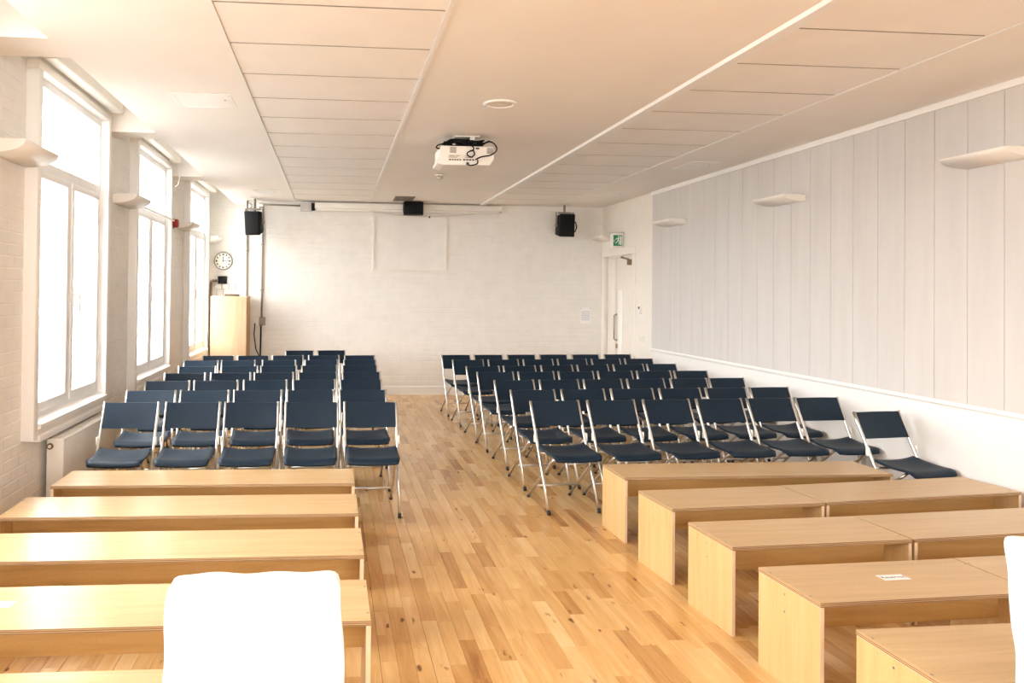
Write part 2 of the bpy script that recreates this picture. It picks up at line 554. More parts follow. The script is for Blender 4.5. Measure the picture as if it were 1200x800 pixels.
# blocked-in panel on the back wall
mb = MB()
x0, x1, z0, z1 = 0.60, 1.765, 1.93, 2.80
for a in ((x0, x1, z0, z0 + 0.03), (x0, x1, z1 - 0.03, z1), (x0, x0 + 0.03, z0 + 0.03, z1 - 0.03), (x1 - 0.03, x1, z0 + 0.03, z1 - 0.03)):
    mb.box(a[0], a[1], YB - 0.026, YB + 0.004, a[2], a[3])
mb.box(x0 + 0.03, x1 - 0.03, YB - 0.010, YB + 0.004, z0 + 0.03, z1 - 0.03, mi=1)
struct(mb, 'trim_2', [M_plaster, M_brick])

# right wall, its door opening, boards, dado -----------------------------
D0, D1, DZ = 10.43, 11.66, 2.24
mb = MB()
mb.box(XR, XR + 0.3, YF - 0.2, D0 + 0.05, 0, ZC + 0.3)
mb.box(XR, XR + 0.3, D1 - 0.05, YB + 0.2, 0, ZC + 0.3)
mb.box(XR, XR + 0.3, D0 + 0.05, D1 - 0.05, DZ - 0.05, ZC + 0.3)
mb.box(XR + 0.12, XR + 0.3, D0 + 0.05, D1 - 0.05, 0, DZ - 0.05)
wall_right = struct(mb, 'wall_right', M_plaster)
PP = 0.28
y = 9.79
while y > -2.3:
    m = MB().bbox(XR - 0.022, XR + 0.001, y - PP + 0.0016, y - 0.0016, 0.885, 2.935, 0.0022, seg=1, smooth=False)
    m.build('wall_board', M_board, wall_right)
    y -= PP
YE = y
struct(MB().prism([(XR + 0.001, 2.93), (XR - 0.038, 2.93), (XR - 0.038, 2.972), (XR - 0.030, 2.98), (XR + 0.001, 2.98)], 1, YE, 9.80), 'trim_1', M_trim)
struct(MB().prism([(XR + 0.001, 0.845), (XR - 0.016, 0.845), (XR - 0.020, 0.855), (XR - 0.034, 0.862), (XR - 0.034, 0.878), (XR - 0.026, 0.888), (XR + 0.001, 0.888)], 1, YE, 9.80), 'trim_3', M_dado)
struct(MB().box(XR - 0.012, XR + 0.001, YE, 9.80, 0.0, 0.845), 'trim_4', M_dado)
struct(MB().prism([(XR, 0), (XR - 0.024, 0), (XR - 0.024, 0.12), (XR - 0.016, 0.135), (XR, 0.135)], 1, YE, D0 - 0.03), 'baseboard_right', M_dado)
# door: architrave, two unequal leaves, vision strip, closer
door = struct(MB().box(XR + 0.06, XR + 0.115, D0 + 0.05, D1 - 0.05, 2.16, DZ - 0.05), 'door_1', M_trim)
mb = MB()
for a, b in ((D0 - 0.045, D0 + 0.055), (D1 - 0.055, D1 + 0.045)):
    mb.bbox(XR - 0.02, XR + 0.03, a, b, 0, DZ - 0.0555, 0.005)
mb.bbox(XR - 0.02, XR + 0.03, D0 - 0.045, D1 + 0.045, DZ - 0.055, DZ + 0.05, 0.005)
mb.build('architrave', M_plaster, door)
leaf = MB().bbox(XR + 0.045, XR + 0.09, 10.49, 11.235, 0.008, 2.155, 0.003).build('door_leaf', M_plaster, door)
MB().bbox(XR + 0.045, XR + 0.09, 11.265, 11.60, 0.008, 2.155, 0.003).build('door_leaf', M_plaster, door)
MB().box(XR + 0.07, XR + 0.10, 11.236, 11.264, 0.008, 2.155).build('meeting_gap', M_shadowgap, door)
mb = MB().bbox(XR + 0.034, XR + 0.05, 10.985, 11.135, 0.30, 1.66, 0.004)
mb.build('vision_panel', M_opal, leaf)
MB().bbox(XR + 0.0, XR + 0.046, 10.53, 10.72, 2.03, 2.11, 0.006).build('door_closer', M_bronze, leaf)
MB().tube([(XR + 0.02, 10.70, 2.115), (XR + 0.0, 10.95, 2.15), (XR + 0.05, 11.02, 2.165)], 0.009, 8).build('closer_arm', M_bronze, leaf)
MB().tube([(XR + 0.045, 11.20, 0.90), (XR + 0.0, 11.20, 0.92), (XR + 0.0, 11.20, 1.28), (XR + 0.045, 11.20, 1.30)], 0.011, 8).build('pull_handle', M_steel, leaf)
MB().bbox(XR + 0.035, XR + 0.046, 11.175, 11.225, 0.78, 0.85, 0.004).build('lock_plate', M_bronze, leaf)

# front wall behind the camera
mb = MB()
xx = XL - 0.3
for x0, x1 in FILL_WINDOWS:
    mb.box(xx, x0, YF - 0.3, YF, 0, PT)
    mb.box(x0, x1, YF - 0.3, YF, 0, 1.5)
    mb.box(x0, x1, YF - 0.3, YF, 2.8, PT)
    xx = x1
mb.box(xx, XR + 0.3, YF - 0.3, YF, 0, PT)
struct(mb, 'wall_front', M_plaster)

# ceiling ----------------------------------------------------------------
POCK = [(-0.20, 1.72), (2.34, 4.29), (4.64, 6.78), (7.06, 9.35), (9.72, YA)]
PE = -1.585                                 # the ceiling edge along the window pockets
mb = MB()
CT = PT + 0.2
mb.box(XL - 0.3, XR + 0.3, YF - 0.3, YA + 0.3, PT, CT)
mb.box(PE, XA, YB, YA + 0.003, ZC, PT)
TL0, TL1, TR0, TR1 = -0.615, 0.555, 2.335, 3.435
mb.box(PE, TL0, YF, YB, ZC, PT)
mb.box(TL1, TR0, YF, YB, ZC, PT)
mb.box(TR1, XR + 0.02, YF, YB, ZC, PT)
mb.box(TL0, TL1, YF, YB, ZC + 0.022, PT)
mb.box(TR0, TR1, YF, YB, ZC + 0.022, PT)
yy = YF
for a, b in POCK:
    mb.box(XL - 0.02, PE, yy, a, ZC, PT)
    yy = b
ceiling = struct(mb, 'ceiling', M_ceil)
# lay-in tiles on a 0.6 m pitch
for (a, b, ph) in ((TL0, TL1, 3.658), (TR0, TR1, 3.70)):
    y = ph - 0.6 * 10
    while y < YB - 0.05:
        y0, y1 = max(y + 0.008, YF), min(y + 0.592, YB - 0.005)
        if y1 - y0 > 0.05:
            MB().box(a + 0.022, b - 0.022, y0, y1, ZC + 0.003, ZC + 0.019, mis=[0, 0, 1, 1, 1, 1]).build('ceiling_tile', [M_tile, M_grid], ceiling)
        y += 0.6
mb = MB()
for (a, b) in ((TL0, TL1), (TR0, TR1)): mb.box(a + 0.01, b - 0.01, YF, YB, ZC + 0.0195, ZC + 0.0225)
mb.build('tile_grid', M_grid, ceiling)
mb = MB()
mb.box(TL0 - 0.018, TL0 + 0.020, YF, YB, ZC - 0.006, ZC + 0.02)
mb.box(TL1 - 0.020, TL1 + 0.010, YF, YB, ZC - 0.008, ZC + 0.02)
mb.box(TR1 - 0.020, TR1 + 0.004, YF, YB, ZC - 0.004, ZC + 0.02)
mb.build('edge_bead', M_trim, ceiling)
MB().prism([(TR0 - 0.075, ZC + 0.002), (TR0 - 0.068, ZC - 0.022), (TR0 + 0.004, ZC - 0.022), (TR0 + 0.02, ZC + 0.006), (TR0 + 0.02, ZC + 0.02), (TR0 - 0.075, ZC + 0.02)], 1, YF, YB).build('edge_strip', M_trim, ceiling)

# ground outside
struct(MB().box(-60, XL - 0.6, -60, 60, -0.6, -0.5), 'ground', M_pave)

# ------------------------------------------------------------------ windows
for n, (x0, x1) in enumerate(FILL_WINDOWS):
    mb = MB()
    t = 0.06
    for q in ((x0, x1, 1.5, 1.5 + t), (x0, x1, 2.8 - t, 2.8), (x0, x0 + t, 1.5, 2.8), (x1 - t, x1, 1.5, 2.8), ((x0 + x1) / 2 - 0.03, (x0 + x1) / 2 + 0.03, 1.5, 2.8)):
        mb.box(q[0], q[1], YF - 0.16, YF - 0.08, q[2], q[3])
    fw = struct(mb, 'window_%d' % (len(CASINGS) + 1 + n), M_frame)  # unseen window, put in so fill light enters from behind the camera
    MB().box(x0 + t, x1 - t, YF - 0.125, YF - 0.119, 1.5 + t, 2.8 - t).build('pane', M_glass, fw)
CF, XP = -1.93, -2.00                       # casing front, plane of the sashes
def window(n, y0, y1, detailed=True):
    z0, z1 = SILL_Z, HEAD_Z
    a, b = y0 + 0.06, y1 - 0.06
    c, d = z0 + 0.10, z1 - 0.06
    mb = MB()                               # fixed outer frame
    t = 0.055
    XO = XP - 0.09
    tr = 2.40
    for q in ((a, b, z0 + 0.05, c + t), (a, b, d - t, d + 0.02), (a, a + t, c + t, d - t), (b - t, b, c + t, d - t), (a + t, b - t, tr, tr + 0.075)):
        mb.box(XO, XP, q[0], q[1], q[2], q[3])
    ym = (a + b) / 2
    mb.box(XO, XP, ym - 0.03, ym + 0.03, c + t, tr)
    win = struct(mb, 'window_%d' % n, M_frame)
    m = MB()                                # casing round the opening
    for q in ((y0, a + 0.012, z0, d - 0.0005), (b - 0.012, y1, z0, d - 0.0005), (y0, y1, d, z1)):
        m.bbox(XL - 0.01, CF, q[0], q[1], q[2], q[3], 0.006)
    m.build('casing', M_trim, win)
    m = MB()
    m.prism([(XP - 0.02, z0 + 0.135), (CF + 0.0, z0 + 0.105), (CF + 0.018, z0 + 0.10), (CF + 0.02, z0 + 0.075), (CF, z0 + 0.065), (CF, z0 + 0.03), (CF + 0.014, z0 + 0.02), (CF + 0.014, z0 - 0.015), (XL, z0 - 0.015), (XL, z0 + 0.05), (XP - 0.02, z0 + 0.05)], 1, a + 0.0125, b - 0.0125)
    m.build('window_sill', M_trim, win)
    lo = c + t
    for k, (s0, s1) in enumerate(((a + t, ym - 0.03), (ym + 0.03, b - t))):
        m = MB(); w = 0.048
        for q in ((s0, s1, lo, lo + w + 0.02), (s0, s1, tr - w, tr), (s0, s0 + w, lo + w + 0.0205, tr - w - 0.0005), (s1 - w, s1, lo + w + 0.0205, tr - w - 0.0005)):
            m.bbox(XP - 0.055, XP + 0.012, q[0] + 0.001, q[1] - 0.001, q[2], q[3], 0.005)
        sash = m.build('casement', M_frame, win)
        MB().box(XP - 0.032, XP - 0.026, s0 + w - 0.004, s1 - w + 0.004, lo + w + 0.016, tr - w + 0.004).build('pane', M_glass, sash)
        if k == 1:
            hy = s0 + 0.02
            h = MB().bbox(XP + 0.012, XP + 0.022, hy - 0.012, hy + 0.012, 1.46, 1.60, 0.003)
            h.tube([(XP + 0.02, hy, 1.555), (XP + 0.055, hy, 1.555), (XP + 0.06, hy + 0.02, 1.545), (XP + 0.058, hy + 0.035, 1.50), (XP + 0.055, hy + 0.038, 1.42)], 0.0085, 8)
            h.build('handle', M_pvc, sash)
            h = MB()
            for z in (0.98, 2.16):
                h.tube([(XP + 0.016, s1 - 0.006, z), (XP + 0.016, s1 - 0.006, z + 0.11)], 0.009, 8)
            h.build('hinge', M_pvc, sash)
    MB().box(XP - 0.05, XP - 0.044, a + t - 0.004, b - t + 0.004, tr + 0.07, d - t + 0.004).build('pane', M_glass, win)
    return win
for n, (y0, y1) in enumerate(CASINGS):
    window(n + 1, y0, y1)
names = ['in the nearest window in view', 'in the middle window', 'in the window beside the back wall']
for (y0, y1), nm in zip(CASINGS[-3:], names):
    bl = thing('roller_blind', 'white roller blind cassette rolled up at the head of ' + nm[3:], 'blind', (CF + 0.055, (y0 + y1) / 2, 3.16), 0, 'roller blinds over the windows')
    L = (y1 - y0) / 2 - 0.03
    MB().bbox(-0.055, 0.045, -L, L, -0.045, 0.055, 0.018, seg=3).build('cassette', M_pvc, bl)
    for s in (-1, 1):
        MB().bbox(-0.058, 0.050, s * L - 0.012, s * L + 0.012, -0.05, 0.06, 0.008).build('end_bracket', M_cream, bl)
    if nm == names[1]:
        pts = [(-0.03, L + 0.02, -0.04), (-0.01, L + 0.03, -0.10), (0.02, L + 0.035, -0.2), (0.01, L + 0.02, -0.30), (-0.02, L - 0.01, -0.33)]
        MB().tube(pts, 0.006, 6).build('pull_cord', M_pvc, bl)

# radiator under the nearest window
rad = thing('radiator', 'white panel radiator under the nearest window with brass bleed valve', 'radiator', (-1.925, 5.43, 0))
MB().bbox(-0.045, -0.02, 0.0, 1.26, 0.10, 0.545, 0.008).build('back_panel', M_radfront, rad)
MB().bbox(0.02, 0.07, 0.0, 1.26, 0.10, 0.545, 0.010).build('front_panel', M_radfront, rad)
MB().bbox(-0.045, 0.07, -0.012, 0.006, 0.10, 0.555, 0.004).build('end_cover', M_pvc, rad)
m = MB()
m.box(-0.045, 0.07, 0.0, 1.26, 0.545, 0.550)
for k in range(32): m.box(-0.02, 0.015, 0.02 + k * 0.0385, 0.045 + k * 0.0385, 0.550, 0.556)
m.build('top_grille', M_pvc, rad)
m = MB().lathe([(0.022, -0.025), (0.022, -0.012)], 16, (-0.02, 0, 0.505), axis=1)
v = m.build('valve', M_bronze, rad)
MB().lathe([(0.010, -0.034), (0.012, -0.024)], 12, (-0.02, 0, 0.505), axis=1).build('valve_cap', M_pvc, v)
m = MB()
for y in (0.12, 1.14): m.tube([(0.0, y, 0.0), (0.0, y, 0.12)], 0.009, 8)
m.build('pipe_tail', M_cream, rad)

# ------------------------------------------------------------------ wall lights
def wall_light(x, y0, z, side, label, L=0.54, proj=0.215, drop=0.085):
    o = thing('wall_light', label, 'wall light', (x, y0, z), 0, 'wedge shaped uplighters on the walls')
    prof = [(0.0, -0.006), (proj, 0.0), (proj, -0.008)]
    for k in range(1, 9):
        t = k / 9 * math.pi / 2
        prof.append((proj * math.cos(t), -0.008 - (drop - 0.008) * math.sin(t)))
    prof.append((0.0, -drop))
    m = MB()
    n = len(prof)
    A = [(side * d, 0.0, h) for d, h in prof]; B = [(side * d, L, h) for d, h in prof]
    for i in range(n):
        j = (i + 1) % n
        m.add([A[i], A[j], B[j], B[i]], [(0, 1, 2, 3)], 0, 2 <= i < n - 1)
    m.add(A, [tuple(range(n))]); m.add(B, [tuple(range(n))])
    m.build('shade', M_sconce, o)
    MB().box(min(side * 0.02, side * (proj - 0.02)), max(side * 0.02, side * (proj - 0.02)), 0.02, L - 0.02, -0.002, 0.003).build('diffuser', M_opal, o)
for y, lb in ((4.53, 'cream wedge uplighter on the brick pier nearest the camera, before the first window in view'),
              (7.02, 'cream wedge uplighter on the brick pier between nearest and middle windows'),
              (9.76, 'cream wedge uplighter on the pier beside the red alarm sounder')):
    wall_light(XL + 0.001, y, 2.468, 1, lb)
wall_light(XL + 0.001, 11.91, 2.44, 1, 'cream wedge uplighter above the clock, at the end of the window wall', L=0.44)
for y, lb in ((4.24, 'cream wedge uplighter on the boarded wall nearest the camera, cut by the frame'),
              (6.50, 'cream wedge uplighter halfway along the boarded wall'),
              (8.80, 'cream wedge uplighter at the far end of the boarded wall')):
    wall_light(XR - 0.021, y, 2.525, -1, lb, L=0.5, drop=0.06, proj=0.21)
wall_light(XR + 0.001, 11.14, 2.50, -1, 'cream wedge uplighter over the door beside the green exit sign', L=0.5, drop=0.07)

# alarm sounder and cable trunking on the window wall
al = thing('alarm_sounder', 'red round alarm sounder on the brick pier beyond the middle window', 'alarm', (XL, 9.52, 2.42))
MB().bbox(0.0, 0.03, -0.06, 0.06, -0.06, 0.06, 0.012).build('base', M_red, al)
MB().lathe([(0.052, 0.03), (0.052, 0.075), (0.045, 0.085), (0.030, 0.088)], 20, axis=0).build('horn', M_red, al)
tag(MB().bbox(CF + 0.001, CF + 0.022, 7.75, 9.22, 2.415, 2.437, 0.004).build('cable_trunking', M_pvc), 'thin white cable trunking across the middle window towards the red sounder', 'trunking')

# ------------------------------------------------------------------ things on the back wall
BW = YB - 0.001
cl = thing('wall_clock', 'round white wall clock with silver rim above the wooden cabinet', 'clock', (-1.775, YA - 0.001, 2.07))
MB().lathe([(0.148, 0.0), (0.148, -0.035), (0.142, -0.047), (0.134, -0.046), (0.131, -0.036)], 36, axis=1).build('rim', M_steel, cl)
face = MB().lathe([(0.1305, -0.012), (0.1305, -0.038)], 36, axis=1).build('face', M_pvc, cl)
m = MB()
for k in range(12):
    t = k * math.pi / 6
    w = 0.010 if k % 3 else 0.014
    c, s = math.sin(t), math.cos(t)
    def R(u, v): return (c * v + s * u, -0.0385, s * v - c * u)
    m.add([R(-w, 0.092), R(w, 0.092), R(w, 0.118), R(-w, 0.118)], [(0, 1, 2, 3)])
m.build('numeral', M_ink, face)
m = MB().box(-0.005, 0.005, -0.042, -0.040, -0.015, 0.075); m.build('hour_hand', M_ink, cl)
m = MB().box(-0.015, 0.105, -0.045, -0.043, -0.0035, 0.0035); m.build('minute_hand', M_ink, cl)
MB().lathe([(0.008, -0.037), (0.008, -0.046)], 12, axis=1).build('hand_pin', M_ink, cl)

so = thing('socket_strip', 'row of white wall sockets with leads, below the clock', 'socket', (-1.735, YA - 0.001, 1.655))
MB().bbox(-0.165, 0.17, -0.022, 0.0, -0.045, 0.045, 0.006).build('back_plate', M_grey, so)
for x in (-0.115, 0.0, 0.115):
    MB().bbox(x - 0.045, x + 0.045, -0.045, -0.020, -0.040, 0.040, 0.006).build('socket_box', M_pvc, so)
for x in (-0.13, -0.03, 0.10):
    MB().tube([(x, -0.05, -0.02), (x - 0.004, -0.055, -0.10), (x + 0.003, -0.05, -0.175)], 0.006, 6).build('lead', M_grey, so)
ad = tag(MB().bbox(-1.85, -1.715, YA - 0.08, YA, 1.705, 1.825, 0.006).build('router', M_black), 'small black box with a rod aerial above the wall sockets', 'router')
MB().tube([(-1.72, YA - 0.05, 1.81), (-1.56, YA - 0.05, 1.81)], 0.004, 6).build('aerial', M_grey, ad)
pp = thing('pipe', 'dark brown pipe with an elbow left of the wooden cabinet', 'pipe', (-1.965, YA - 0.035, 0))
MB().tube([(0, 0, 0), (0, 0, 1.70), (0.008, 0, 1.735), (0.03, 0, 1.75), (0.10, 0, 1.75)], 0.022, 10).build('riser', M_dkpipe, pp)
MB().lathe([(0.032, 0), (0.032, 0.03)], 14, (0, 0, 0.0)).build('floor_collar', M_dkpipe, pp)
co = thing('conduit', 'thin metal conduit running full height behind the hanging corner speaker', 'conduit', (-1.33, BW - 0.015, 0))
MB().tube([(0, 0, 0), (0, 0, ZC)], 0.013, 8).build('tube', M_conduit, co)
m = MB()
for z in (0.6, 1.4, 2.2): m.box(-0.024, 0.024, -0.014, 0.014, z, z + 0.02)
m.build('clip', M_conduit, co)
co = thing('conduit', 'thin metal conduit from the corner speaker down to the junction box', 'conduit', (-1.095, BW - 0.015, 0))
MB().tube([(0, 0, 1.19), (0, 0, 2.93)], 0.013, 8).build('tube', M_conduit, co)
m = MB()
for z in (1.6, 2.3): m.box(-0.024, 0.024, -0.014, 0.014, z, z + 0.02)
m.build('clip', M_conduit, co)
co = tag(MB().tube([(-1.13, BW - 0.015, 2.925), (-0.52, BW - 0.015, 2.915)], 0.013, 8).build('conduit', M_conduit), 'horizontal metal conduit between corner speaker and projection screen motor', 'conduit')
jb = thing('junction_box', 'metal junction box with twin sockets right of the wooden cabinet', 'socket', (-1.13, BW, 1.13))
MB().bbox(-0.09, 0.0, -0.05, 0, -0.055, 0.055, 0.006).build('socket_box', M_pvc, jb)
MB().bbox(0.005, 0.095, -0.06, 0, -0.06, 0.06, 0.006).build('metal_box', M_conduit, jb)
MB().tube([(0.03, -0.03, -0.05), (0.025, -0.035, -0.5), (0.02, -0.035, -1.1)], 0.012, 8).build('down_cable', M_black, jb)
MB().tube([(-0.06, -0.05, -0.03), (-0.07, -0.07, -0.2), (-0.04, -0.08, -0.42), (0.02, -0.06, -0.55), (-0.03, -0.07, -0.75), (-0.06, -0.06, -1.12)], 0.008, 8).build('loose_cable', M_black, jb)
nt_ = thing('notice', 'white printed notice on the back wall beside the door', 'notice', (4.00, BW - 0.006, 1.26))
MB().box(-0.088, 0.088, -0.002, 0.002, -0.125, 0.125).build('sheet', M_paper, nt_)
MB().box(-0.070, 0.070, -0.004, -0.0022, -0.085, 0.07).build('print', M_print, nt_)
m = MB()
for x in (-0.075, 0.075): m.lathe([(0.007, -0.008), (0.007, -0.001)], 10, (x, 0, 0.110), axis=1)
m.build('pin', M_steel, nt_)

# projection screen case
ps = thing('projection_screen', 'long white rolled up projection screen case along the top of the back wall', 'screen', (1.14, YB - 0.10, 2.90))
MB().bbox(-1.44, 1.46, -0.05, 0.095, -0.035, 0.055, 0.012).build('case', M_pvc, ps)
MB().bbox(-1.42, 1.42, -0.02, 0.02, -0.068, -0.034, 0.008).build('bottom_bar', M_pvc, ps)
MB().bbox(-1.66, -1.49, -0.05, 0.095, -0.075, 0.055, 0.006).build('motor_box', M_grey, ps)
MB().bbox(-1.492, -1.438, -0.04, 0.08, -0.06, 0.05, 0.004).build('end_cap', M_black, ps)
m = MB().bbox(1.458, 1.482, -0.054, 0.095, -0.04, 0.058, 0.004); m.build('end_cap', M_cream, ps)
pts = [(-0.55 + 0.2 * k, -0.03, -0.07 - 0.055 * math.sin(math.pi * k / 8)) for k in range(9)]
cd = MB().tube(pts, 0.004, 6).build('pull_cord', M_grey, ps)
MB().lathe([(0.001, -0.018), (0.013, -0.012), (0.013, 0.006), (0.004, 0.018)], 10, (0.33, -0.035, -0.135)).build('toggle', M_ink, cd)

# ------------------------------------------------------------------ loudspeakers
def speaker(loc, w, d, h, rx, rz, label, drop=0.12, group='black loudspeakers along the back of the room', pole=True):
    o = thing('loudspeaker', label, 'speaker', loc, 0, group)
    R = Euler((rx, 0, rz)).to_matrix()
    def place(mb): mb.v = [tuple(R @ Vector(p)) for p in mb.v]; return mb
    m = MB()
    k = 0.82                                 # the cabinet narrows to the back
    bm = bmesh.new()
    bmesh.ops.create_cube(bm, size=1)
    for v in bm.verts:
        s = 1 if v.co.y < 0 else k
        v.co = Vector((v.co.x * w * s, v.co.y * d, v.co.z * h * s))
    bmesh.ops.bevel(bm, geom=list(bm.edges), offset=0.012, segments=3, profile=0.5, affect='EDGES')
    bm.verts.index_update()
    m.add([v.co[:] for v in bm.verts], [[v.index for v in f.verts] for f in bm.faces], 0, True)
    bm.free()
    place(m).build('cabinet', M_black, o)
    g = place(MB().bbox(-w * 0.45, w * 0.45, -d / 2 - 0.008, -d / 2 + 0.004, -h * 0.45, h * 0.45, 0.006)).build('grille', M_black, o)
    if pole:
        ztop = ZC - loc[2]
        MB().bbox(-0.07, 0.09, -0.05, 0.05, ztop - 0.012, ztop, 0.003).build('ceiling_plate', M_pvc, o)
        MB().tube([(0, 0, h / 2 - 0.03), (0, 0, ztop - 0.005)], 0.018, 10).build('drop_pole', M_conduit, o)
        m = MB()
        m.bbox(-w * 0.42, w * 0.42, -0.03, 0.03, h / 2 + 0.004, h / 2 + 0.03, 0.004)
        for s in (-1, 1):
            m.bbox(s * w * 0.56 - 0.008, s * w * 0.56 + 0.008, -0.02, 0.02, -0.03, h / 2 + 0.03, 0.003)
            m.lathe([(0.02, s * w * 0.49), (0.02, s * w * 0.62)], 12, axis=0)
        place(m).build('yoke', M_conduit, o)
    return o
o = speaker((-1.185, 11.40, 2.615), 0.235, 0.24, 0.36, math.radians(10), math.radians(-14), 'black loudspeaker tilted down from the ceiling above the wooden cabinet')
m = MB()
m.bbox(-0.09, -0.04, -0.04, 0.03, 0.215, 0.285, 0.012)
m.bbox(0.05, 0.13, -0.05, 0.03, 0.225, 0.295, 0.015)
m.build('bracket_clamp', M_chrome, o)
o = speaker((3.545, 11.40, 2.655), 0.245, 0.24, 0.35, math.radians(4), math.radians(6), 'black loudspeaker hung from the ceiling left of the exit sign')
MB().tube([(0.13, 0.02, 0.08), (0.19, 0.03, 0.05), (0.205, 0.03, -0.02), (0.18, 0.03, -0.09), (0.12, 0.03, -0.10)], 0.010, 8).build('cable_loop', M_black, o)
o = thing('loudspeaker', 'small black wedge loudspeaker in front of the projection screen case', 'speaker', (1.195, 11.42, ZC), 0, 'black loudspeakers along the back of the room')
m = MB()
m.prism([(-0.11, -0.012), (0.11, -0.012), (0.11, -0.13), (-0.02, -0.215), (-0.11, -0.205)], 0, -0.145, 0.145)
m.build('cabinet', M_black, o)
m = MB().bbox(-0.135, 0.135, -0.118, -0.108, -0.198, -0.03, 0.004); m.build('grille', M_black, o)
MB().box(-0.11, 0.11, -0.09, 0.09, -0.0125, -0.0005).build('mount_plate', M_conduit, o)

# ------------------------------------------------------------------ ceiling fittings
pj = thing('projector', 'white projector hung under the ceiling with black cables coiled on top', 'projector', (1.145, 6.62, ZC))
m = MB()
prof = [(-0.225, -0.105), (0.225, -0.105), (0.238, -0.12), (0.238, -0.215), (0.20, -0.27), (-0.20, -0.275), (-0.262, -0.262), (-0.262, -0.245), (-0.243, -0.215), (-0.240, -0.12)]
m.prism(prof, 1, -0.15, 0.16)
body = m.build('body', M_pvc, pj)
bev = body.modifiers.new('bevel', 'BEVEL'); bev.width = 0.008; bev.segments = 2; bev.limit_method = 'ANGLE'
for x in (-0.125, 0.200):
    v = MB().box(x - 0.030, x + 0.030, -0.1525, -0.1495, -0.170, -0.118).build('vent_grille', M_cream, body)
    m = MB()
    for k in range(6): m.box(x - 0.028, x + 0.028, -0.1555, -0.152, -0.166 + k * 0.0085, -0.162 + k * 0.0085)
    m.build('vent_slat', M_vent, v)
port_panel = MB().box(-0.170, 0.090, -0.1525, -0.1495, -0.238, -0.178).build('port_panel', M_cream, body)
m = MB()
for k in range(5): m.bbox(-0.158 + k * 0.022, -0.143 + k * 0.022, -0.158, -0.152, -0.232, -0.222, 0.002)
for k in range(4): m.bbox(-0.036 + k * 0.026, -0.017 + k * 0.026, -0.158, -0.152, -0.232, -0.220, 0.002)
m.build('port', M_ink, port_panel)
m = MB()
for z, xs in ((-0.196, ((-0.16, -0.11), (-0.10, -0.07), (-0.02, 0.03))), (-0.208, ((-0.16, -0.09), (-0.02, 0.05)))):
    for a, b in xs: m.box(a, b, -0.1535, -0.1524, z, z + 0.005)
m.build('port_lettering', M_vent, port_panel)
MB().bbox(0.075, 0.105, -0.156, -0.148, -0.132, -0.118, 0.002).build('power_inlet', M_ink, body)
MB().lathe([(0.055, 0.155), (0.055, 0.185), (0.045, 0.19)], 20, (-0.13, 0, -0.19), axis=1).build('lens_ring', M_black, body)
MB().bbox(-0.10, 0.12, -0.09, 0.10, -0.014, -0.001, 0.004).build('ceiling_plate', M_pvc, pj)
MB().tube([(0.01, 0.0, -0.01), (0.01, 0.0, -0.108)], 0.028, 12).build('drop_pole', M_conduit, pj)
m = MB()
m.bbox(-0.20, -0.03, -0.10, 0.05, -0.104, -0.055, 0.012)
m.bbox(0.00, 0.15, -0.11, 0.05, -0.100, -0.045, 0.012)
m.bbox(-0.14, 0.06, -0.06, 0.08, -0.070, -0.025, 0.012)
m.build('mount_bracket', M_black, pj)
m = MB().bbox(0.035, 0.075, -0.095, -0.06, -0.045, -0.015, 0.006)
m.bbox(-0.125, -0.095, -0.112, -0.098, -0.090, -0.075, 0.004)
m.build('cable_tie', M_pvc, pj)
cr = random.Random(3)
for k in range(9):
    a = cr.uniform(-0.22, -0.05); b = cr.uniform(0.05, 0.22)
    pts = [(a + (b - a) * t / 8, -0.11 + 0.03 * math.sin(t * 1.3 + k), -0.085 + 0.035 * math.sin(t * 0.8 + k * 1.7)) for t in range(9)]
    MB().tube(pts, 0.008, 6).build('cable', M_black, pj)
def curve(ps, n=5):
    out = []
    P = [Vector(p) for p in ps]
    for i in range(len(P) - 1):
        p0, p1, p2, p3 = P[max(i - 1, 0)], P[i], P[i + 1], P[min(i + 2, len(P) - 1)]
        for k in range(n):
            t = k / n
            out.append(0.5 * ((2 * p1) + (p2 - p0) * t + (2 * p0 - 5 * p1 + 4 * p2 - p3) * t * t + (3 * p1 - p0 - 3 * p2 + p3) * t ** 3))
    out.append(P[-1])
    return out
for pts in ([(0.14, -0.12, -0.075), (0.20, -0.16, -0.065), (0.245, -0.175, -0.10), (0.25, -0.18, -0.145), (0.20, -0.18, -0.185), (0.12, -0.17, -0.20), (0.07, -0.165, -0.225)],
            [(0.02, -0.12, -0.09), (0.045, -0.165, -0.11), (0.05, -0.17, -0.14), (0.0, -0.175, -0.165), (0.0, -0.175, -0.19), (0.03, -0.175, -0.205), (0.06, -0.17, -0.18), (0.05, -0.17, -0.15), (0.02, -0.17, -0.15)],
            [(-0.2, -0.10, -0.08), (-0.255, -0.13, -0.10), (-0.27, -0.14, -0.125), (-0.235, -0.14, -0.13), (-0.205, -0.12, -0.10)],
            [(0.09, -0.16, -0.225), (0.085, -0.17, -0.26), (0.03, -0.175, -0.278), (0.005, -0.17, -0.27)]):
    MB().tube(curve(pts), 0.006, 6).build('cable', M_black, pj)
MB().lathe([(0.012, -0.01), (0.012, 0.01)], 12, (0.0, -0.172, -0.262)).build('cable_plug', M_ink, pj)

